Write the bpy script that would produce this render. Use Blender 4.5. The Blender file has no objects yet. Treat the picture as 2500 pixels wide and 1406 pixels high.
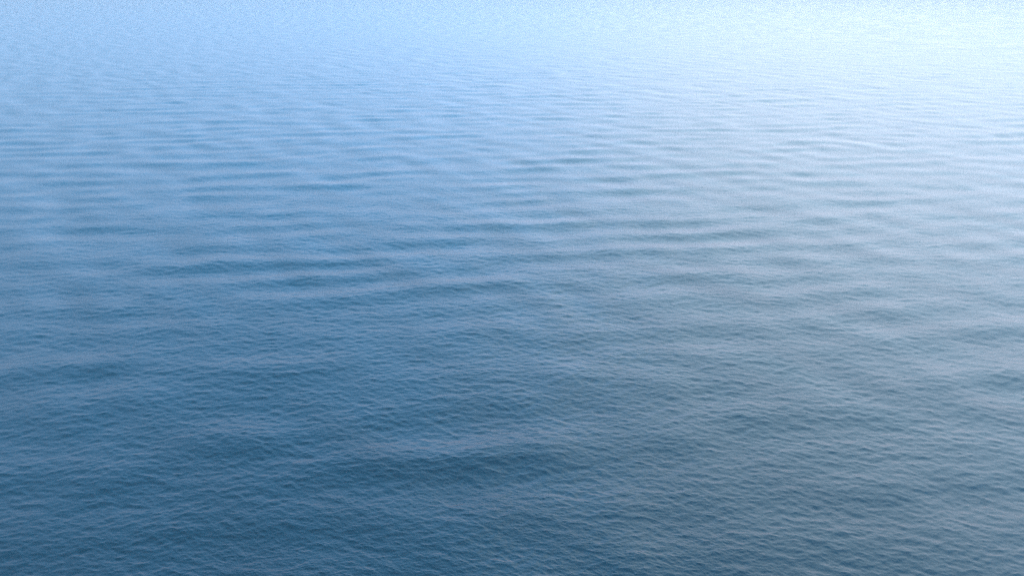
import bpy, math, numpy as np
from mathutils import Vector

scene = bpy.context.scene
R = math.radians

# ------------------------------------------------------------------ camera
CAM_H = 430.0
PITCH = 24.3
cam_data = bpy.data.cameras.new('camera')
cam = bpy.data.objects.new('camera', cam_data)
scene.collection.objects.link(cam)
cam_data.sensor_width = 36.0
cam_data.lens = 24.0
cam_data.clip_start = 0.1
cam_data.clip_end = 80000.0
cam.location = (0.0, 0.0, CAM_H)
cam.rotation_euler = (R(90.0 - PITCH), 0.0, 0.0)
scene.camera = cam

# ------------------------------------------------------------------ sky and veiled sun
SUN_AZ, SUN_EL = 36.0, 34.0          # degrees right of the view direction, above the horizon
OVERCAST, ZENITH = 1.9, 1.7          # brightness of the cloud veil along the horizon and overhead
SKY_LO, SKY_HI = -1.0, 18.0            # sky luminance where the veil turns from blue to white
world = bpy.data.worlds.new('World')
scene.world = world
world.use_nodes = True
wn = world.node_tree
wn.nodes.clear()
sky = wn.nodes.new('ShaderNodeTexSky')
sky.sky_type = 'NISHITA'
sky.sun_disc = False
sky.sun_elevation = R(SUN_EL)
sky.sun_rotation = R(SUN_AZ)
sky.altitude = 0.0
sky.air_density = 1.0
sky.dust_density = 8.0
sky.ozone_density = 4.0
bg = wn.nodes.new('ShaderNodeBackground')
bg.inputs['Strength'].default_value = 0.15
wo = wn.nodes.new('ShaderNodeOutputWorld')
# thin cloud veil: its colour follows the brightness of the sky behind it,
# deep blue where the sky is dim, cool white in the glow around the hidden sun
lum = wn.nodes.new('ShaderNodeRGBToBW')
wn.links.new(sky.outputs[0], lum.inputs[0])
rng_ = wn.nodes.new('ShaderNodeMapRange'); rng_.interpolation_type = 'SMOOTHSTEP'
rng_.inputs['From Min'].default_value = SKY_LO; rng_.inputs['From Max'].default_value = SKY_HI
wn.links.new(lum.outputs[0], rng_.inputs['Value'])
veil = wn.nodes.new('ShaderNodeMix'); veil.data_type = 'RGBA'
veil.inputs[6].default_value = (0.0, 0.80, 1.85, 1)
veil.inputs[7].default_value = (0.57, 0.96, 1.27, 1)
# and white low down, where one looks along the haze
tc = wn.nodes.new('ShaderNodeTexCoord'); sx = wn.nodes.new('ShaderNodeSeparateXYZ')
wn.links.new(tc.outputs['Generated'], sx.inputs[0])
low = wn.nodes.new('ShaderNodeMapRange'); low.interpolation_type = 'SMOOTHSTEP'
low.inputs['From Min'].default_value = 0.05; low.inputs['From Max'].default_value = 0.50
low.inputs['To Min'].default_value = 0.75; low.inputs['To Max'].default_value = 0.0
wn.links.new(sx.outputs['Z'], low.inputs['Value'])
wn.links.new(rng_.outputs[0], veil.inputs[0])
hor = wn.nodes.new('ShaderNodeMix'); hor.data_type = 'RGBA'
hor.inputs[7].default_value = (1.24, 0.85, 0.86, 1)
wn.links.new(low.outputs[0], hor.inputs[0]); wn.links.new(veil.outputs[2], hor.inputs[6])
# the cloud spreads the peak around the sun: L / (1 + L / 3)
d1 = wn.nodes.new('ShaderNodeMath'); d1.operation = 'MULTIPLY_ADD'
d1.inputs[1].default_value = 1.0 / 3.0; d1.inputs[2].default_value = 1.0
wn.links.new(lum.outputs[0], d1.inputs[0])
d2 = wn.nodes.new('ShaderNodeMath'); d2.operation = 'DIVIDE'
wn.links.new(lum.outputs[0], d2.inputs[0]); wn.links.new(d1.outputs[0], d2.inputs[1])
# an even veil of cloud is brighter overhead than along the horizon
ov = wn.nodes.new('ShaderNodeMapRange')
ov.inputs['To Min'].default_value = OVERCAST; ov.inputs['To Max'].default_value = ZENITH
wn.links.new(sx.outputs['Z'], ov.inputs['Value'])
d3 = wn.nodes.new('ShaderNodeMath'); d3.operation = 'MULTIPLY'
wn.links.new(d2.outputs[0], d3.inputs[0]); wn.links.new(ov.outputs[0], d3.inputs[1])
mul = wn.nodes.new('ShaderNodeVectorMath'); mul.operation = 'SCALE'
wn.links.new(hor.outputs[2], mul.inputs[0]); wn.links.new(d3.outputs[0], mul.inputs['Scale'])
wn.links.new(mul.outputs[0], bg.inputs['Color'])
wn.links.new(bg.outputs[0], wo.inputs['Surface'])

sun_data = bpy.data.lights.new('sun', 'SUN')
sun_data.energy = 0.5
sun_data.angle = R(178.0)
sun_data.color = (0.45, 0.80, 1.0)
sun = bpy.data.objects.new('sun', sun_data)
scene.collection.objects.link(sun)
sd = Vector((math.sin(R(SUN_AZ)) * math.cos(R(SUN_EL)), math.cos(R(SUN_AZ)) * math.cos(R(SUN_EL)), math.sin(R(SUN_EL))))
sun.rotation_euler = sd.to_track_quat('Z', 'Y').to_euler()
sun.location = sd * 500

# ------------------------------------------------------------------ exposure, sampling
scene.view_settings.view_transform = 'Standard'
scene.view_settings.look = 'None'
scene.view_settings.exposure = 2.8
scene.view_settings.gamma = 1.0
scene.view_settings.use_curve_mapping = False
scene.render.engine = 'CYCLES'
scene.cycles.use_denoising = False
scene.cycles.use_adaptive_sampling = False
scene.cycles.filter_width = 1.1
scene.cycles.max_bounces = 6
scene.cycles.volume_bounces = 1
scene.cycles.sample_clamp_indirect = 6.0

# ------------------------------------------------------------------ wave field (random-phase spectrum, FFT)
G = 9.81

def wave_tile(L, N, bands, seed, wind, spread, energy, slope):
    """Periodic patch of sea: per wavelength band (height, dx, dy) arrays."""
    rng = np.random.default_rng(seed)
    k1 = np.fft.fftfreq(N, 1.0 / N) * 2 * math.pi / L
    kx, ky = np.meshgrid(k1, k1, indexing='xy')
    k = np.hypot(kx, ky); k[0, 0] = 1.0
    lam = 2 * math.pi / k
    th = np.arctan2(ky, kx) - wind
    c = np.cos(th)
    D = np.where(c > 0, np.abs(c), 0.0) ** spread + 0.015
    E = energy(k) * D                                    # 2D height spectrum
    dk = 2 * math.pi / L
    amp = np.sqrt(np.maximum(E, 0) * dk * dk)
    H = amp * (rng.standard_normal((N, N)) + 1j * rng.standard_normal((N, N)))
    H[0, 0] = 0
    used = (lam >= min(b[0] for b in bands)) & (lam < max(b[1] for b in bands))
    # scale to the wanted rms slope (the field is the real part of the sum)
    H *= slope / math.sqrt(0.5 * float(np.sum((k * np.abs(H))[used] ** 2)))
    out = []
    for lo, hi in bands:
        Hb = np.where((lam >= lo) & (lam < hi), H, 0) * (N * N)
        h = np.fft.ifft2(Hb).real
        dx = np.fft.ifft2(-1j * kx / k * Hb).real
        dy = np.fft.ifft2(-1j * ky / k * Hb).real
        out.append([a.astype(np.float32) for a in (h, dx, dy)])
    return out

def sample(a, L, x, y):
    N = a.shape[0]
    u = x * (N / L); v = y * (N / L)
    iu = np.floor(u).astype(np.int64); iv = np.floor(v).astype(np.int64)
    fu = (u - iu).astype(np.float32); fv = (v - iv).astype(np.float32)
    i0 = iu % N; j0 = iv % N; i1 = (i0 + 1) % N; j1 = (j0 + 1) % N
    return ((a[j0, i0] * (1 - fu) + a[j0, i1] * fu) * (1 - fv)
            + (a[j1, i0] * (1 - fu) + a[j1, i1] * fu) * fv)

# ------------------------------------------------------------------ sea sheet: rings from below the camera to the horizon
H_SEA = 38000.0
px = math.tan(R(36.87)) / 512.0                          # angle of one picture pixel
v = np.linspace(math.tan(R(26.0)), -math.tan(R(PITCH) - math.atan(CAM_H / H_SEA)), 860)
ang = R(PITCH) + np.arctan(v)                            # depression, evenly fine across the view
rad = CAM_H / np.tan(ang)
rad = np.concatenate([np.linspace(0.5, rad[0] - 0.6, 40), rad])
front = np.radians(np.linspace(-53.0, 53.0, 1400))
back = np.radians(np.linspace(53.0, 307.0, 90))[1:-1]
azi = np.concatenate([front, back])
nr, na = len(rad), len(azi)
RR, AA = np.meshgrid(rad, azi, indexing='ij')
X = (RR * np.sin(AA)).ravel(); Y = (RR * np.cos(AA)).ravel()
dr = np.gradient(rad)
cell = np.repeat(np.maximum(dr, rad * (106.0 / 1400) * math.pi / 180 ), na)
isback = np.tile(np.concatenate([np.zeros(len(front), bool), np.ones(len(back), bool)]), nr)
cell = np.where(isback, np.maximum(cell, RR.ravel() * R(2.8)), cell)

def rot(x, y, a):
    return x * math.cos(a) - y * math.sin(a), x * math.sin(a) + y * math.cos(a)

def ease(t):
    t = np.clip(t, 0, 1); return t * t * (3 - 2 * t)

Z = np.zeros_like(X); DX = np.zeros_like(X); DY = np.zeros_like(X)

def add(L, N, bands, seed, wind_deg, spread, energy, slope, turn, chop, lod=2.2, gain=None):
    """wind_deg: travel direction in world, 90 = away from the camera."""
    t = R(turn)
    tiles = wave_tile(L, N, bands, seed, R(wind_deg) + t, spread, energy, slope)
    xs, ys = rot(X, Y, t)
    for (lo, hi), (h, dx, dy) in zip(bands, tiles):
        w = ease((math.sqrt(lo * hi) / cell - lod) / (1.2 * lod))
        if gain is not None:
            w = w * gain
        m = w > 0
        if not m.any():
            continue
        hx = sample(h, L, xs[m], ys[m]); ax = sample(dx, L, xs[m], ys[m]); ay = sample(dy, L, xs[m], ys[m])
        bx, by = rot(ax, ay, -t)
        Z[m] += w[m] * hx
        DX[m] -= chop * w[m] * bx; DY[m] -= chop * w[m] * by

def windsea(peak):
    kp = 2 * math.pi / peak
    return lambda k: k ** -3.5 * np.exp(-1.25 * (kp / k) ** 2)

def swell(lam, width):
    kp = 2 * math.pi / lam
    return lambda k: np.exp(-((k - kp) / (width * kp)) ** 2)

# long swell, wind waves, chop
add(5200.0, 1024, [(170.0, 700.0)], 5, 276.0, 30, swell(260.0, 0.6), 0.008, 31.0, 0.3, 0.8)
add(5600.0, 2048, [(65.0, 170.0), (28.0, 65.0)], 3, 277.0, 40, swell(115.0, 0.6), 0.054, 17.0, 0.5, 1.0)
# gusts: patches where the short waves stand steeper or flatter
gt = wave_tile(5000.0, 512, [(90.0, 700.0)], 8, R(262.0), 2, swell(260.0, 0.6), 0.01)[0][0]
gx, gy = rot(X, Y, R(40.0))
gust = np.clip(1.0 + 0.09 * sample(gt / gt.std(), 5000.0, gx, gy * 2.2), 0.45, 1.7)
WS = windsea(24.0)
add(1100.0, 2048, [(13.0, 28.0), (7.0, 13.0), (3.6, 7.0)], 11, 272.0, 4, WS, 0.128, -23.0, 0.7, 0.9)
add(330.0, 2048, [(2.0, 3.6), (1.2, 2.0), (0.75, 1.2)], 29, 270.0, 5, lambda k: k ** -3.2, 0.290, 9.0, 0.65, 0.8, gust)
print('rms height', Z[~isback].std())

co = np.stack([X + DX, Y + DY, Z], 1).astype(np.float32)
i = np.arange(nr - 1)[:, None] * na
j = np.arange(na)[None, :]
jn = (j + 1) % na
quads = np.stack([i + j, i + jn, i + na + jn, i + na + j], -1).reshape(-1, 4)[:, ::-1]
# close the middle, right under the camera
n0 = len(co)
co = np.vstack([co, [[0, 0, 0]]]).astype(np.float32)
tris = np.stack([np.full(na, n0), np.arange(na), (np.arange(na) + 1) % na], 1)[:, ::-1]
loops = np.concatenate([quads.ravel(), tris.ravel()]).astype(np.int32)
starts = np.concatenate([np.arange(len(quads)) * 4, len(quads) * 4 + np.arange(na) * 3]).astype(np.int32)
me = bpy.data.meshes.new('sea')
me.vertices.add(len(co)); me.vertices.foreach_set('co', co.ravel())
me.loops.add(len(loops)); me.loops.foreach_set('vertex_index', loops)
me.polygons.add(len(starts)); me.polygons.foreach_set('loop_start', starts)
me.update(calc_edges=True)
me.validate()
me.polygons.foreach_set('use_smooth', np.ones(len(me.polygons), bool))
for nm, lam in (('wave_fine', 4.5), ('ripple_fine', 1.6)):
    at = me.attributes.new(nm, 'FLOAT', 'POINT')
    at.data.foreach_set('value', np.append((1.0 - ease((lam / cell - 1.2) / 1.5)) * gust, 0.0).astype(np.float32))
# glossiness of the surface: slopes finer than the mesh become microfacet roughness
w1 = ease((4.5 / cell - 1.2) / 1.5); w2 = ease((1.6 / cell - 1.2) / 1.5)
mss = 0.006 + 0.095 ** 2 * 0.5 * (1 - w1 * w1) + (0.155 * gust) ** 2 * 0.8 * (1 - w2 * w2)
at = me.attributes.new('facet_roughness', 'FLOAT', 'POINT')
at.data.foreach_set('value', np.append(np.sqrt(np.sqrt(mss)), 0.2).astype(np.float32))
sea = bpy.data.objects.new('sea', me)
scene.collection.objects.link(sea)
sea['kind'] = 'structure'
sea['label'] = 'wide blue open sea with small wind ripples and low swell'
print('sea normal z', me.polygons[len(me.polygons) // 2].normal.z, len(me.polygons))

# ------------------------------------------------------------------ water
def water():
    m = bpy.data.materials.new('sea_water'); m.use_nodes = True
    nt = m.node_tree; N = nt.nodes; Lk = nt.links
    p = N['Principled BSDF']
    p.inputs['Base Color'].default_value = (0.0, 0.004, 0.0055, 1)
    p.inputs['Roughness'].default_value = 0.10
    p.inputs['IOR'].default_value = 1.333
    fr = N.new('ShaderNodeAttribute'); fr.attribute_name = 'facet_roughness'
    Lk.new(fr.outputs['Fac'], p.inputs['Roughness'])
    geo = N.new('ShaderNodeNewGeometry')
    prev = None
    # short waves: those the mesh carries near by are left to it, farther out they live here
    for attr, stretch, sc, dist in (('wave_fine', 2.2, 0.30, 0.26), ('ripple_fine', 2.0, 0.9, 0.09), (None, 1.6, 3.2, 0.015)):
        mp = N.new('ShaderNodeMapping'); mp.inputs['Scale'].default_value = (1.0, stretch, 1.0)
        Lk.new(geo.outputs['Position'], mp.inputs['Vector'])
        n = N.new('ShaderNodeTexNoise'); n.inputs['Scale'].default_value = sc
        n.inputs['Detail'].default_value = 2.0; n.inputs['Roughness'].default_value = 0.5
        Lk.new(mp.outputs[0], n.inputs['Vector'])
        b = N.new('ShaderNodeBump'); b.inputs['Strength'].default_value = 1.0
        b.inputs['Distance'].default_value = dist
        Lk.new(n.outputs['Fac'], b.inputs['Height'])
        if attr:
            at = N.new('ShaderNodeAttribute'); at.attribute_name = attr
            Lk.new(at.outputs['Fac'], b.inputs['Strength'])
        if prev: Lk.new(prev.outputs[0], b.inputs['Normal'])
        prev = b
    Lk.new(prev.outputs[0], p.inputs['Normal'])
    return m
me.materials.append(water())

# ------------------------------------------------------------------ sea haze
S = H_SEA + 1000.0
zb, zt = -6.0, CAM_H + 3.0
hv = [(x, y, z) for z in (zb, zt) for x, y in ((-S, -S), (S, -S), (S, S), (-S, S))]
hf = [(3, 2, 1, 0), (4, 5, 6, 7), (0, 1, 5, 4), (1, 2, 6, 5), (2, 3, 7, 6), (3, 0, 4, 7)]
hm = bpy.data.meshes.new('haze'); hm.from_pydata(hv, [], hf)
haze = bpy.data.objects.new('haze', hm); scene.collection.objects.link(haze)
haze['kind'] = 'stuff'; haze['label'] = 'pale sea haze fading the far water'; haze['category'] = 'haze'
mh = bpy.data.materials.new('haze_air'); mh.use_nodes = True
nt = mh.node_tree; nt.nodes.clear()
o = nt.nodes.new('ShaderNodeOutputMaterial'); vol = nt.nodes.new('ShaderNodeVolumePrincipled')
vol.inputs['Color'].default_value = (0.56, 0.39, 0.34, 1)
vol.inputs['Density'].default_value = 0.000036
vol.inputs['Anisotropy'].default_value = 0.0
nt.links.new(vol.outputs[0], o.inputs['Volume'])
hm.materials.append(mh)
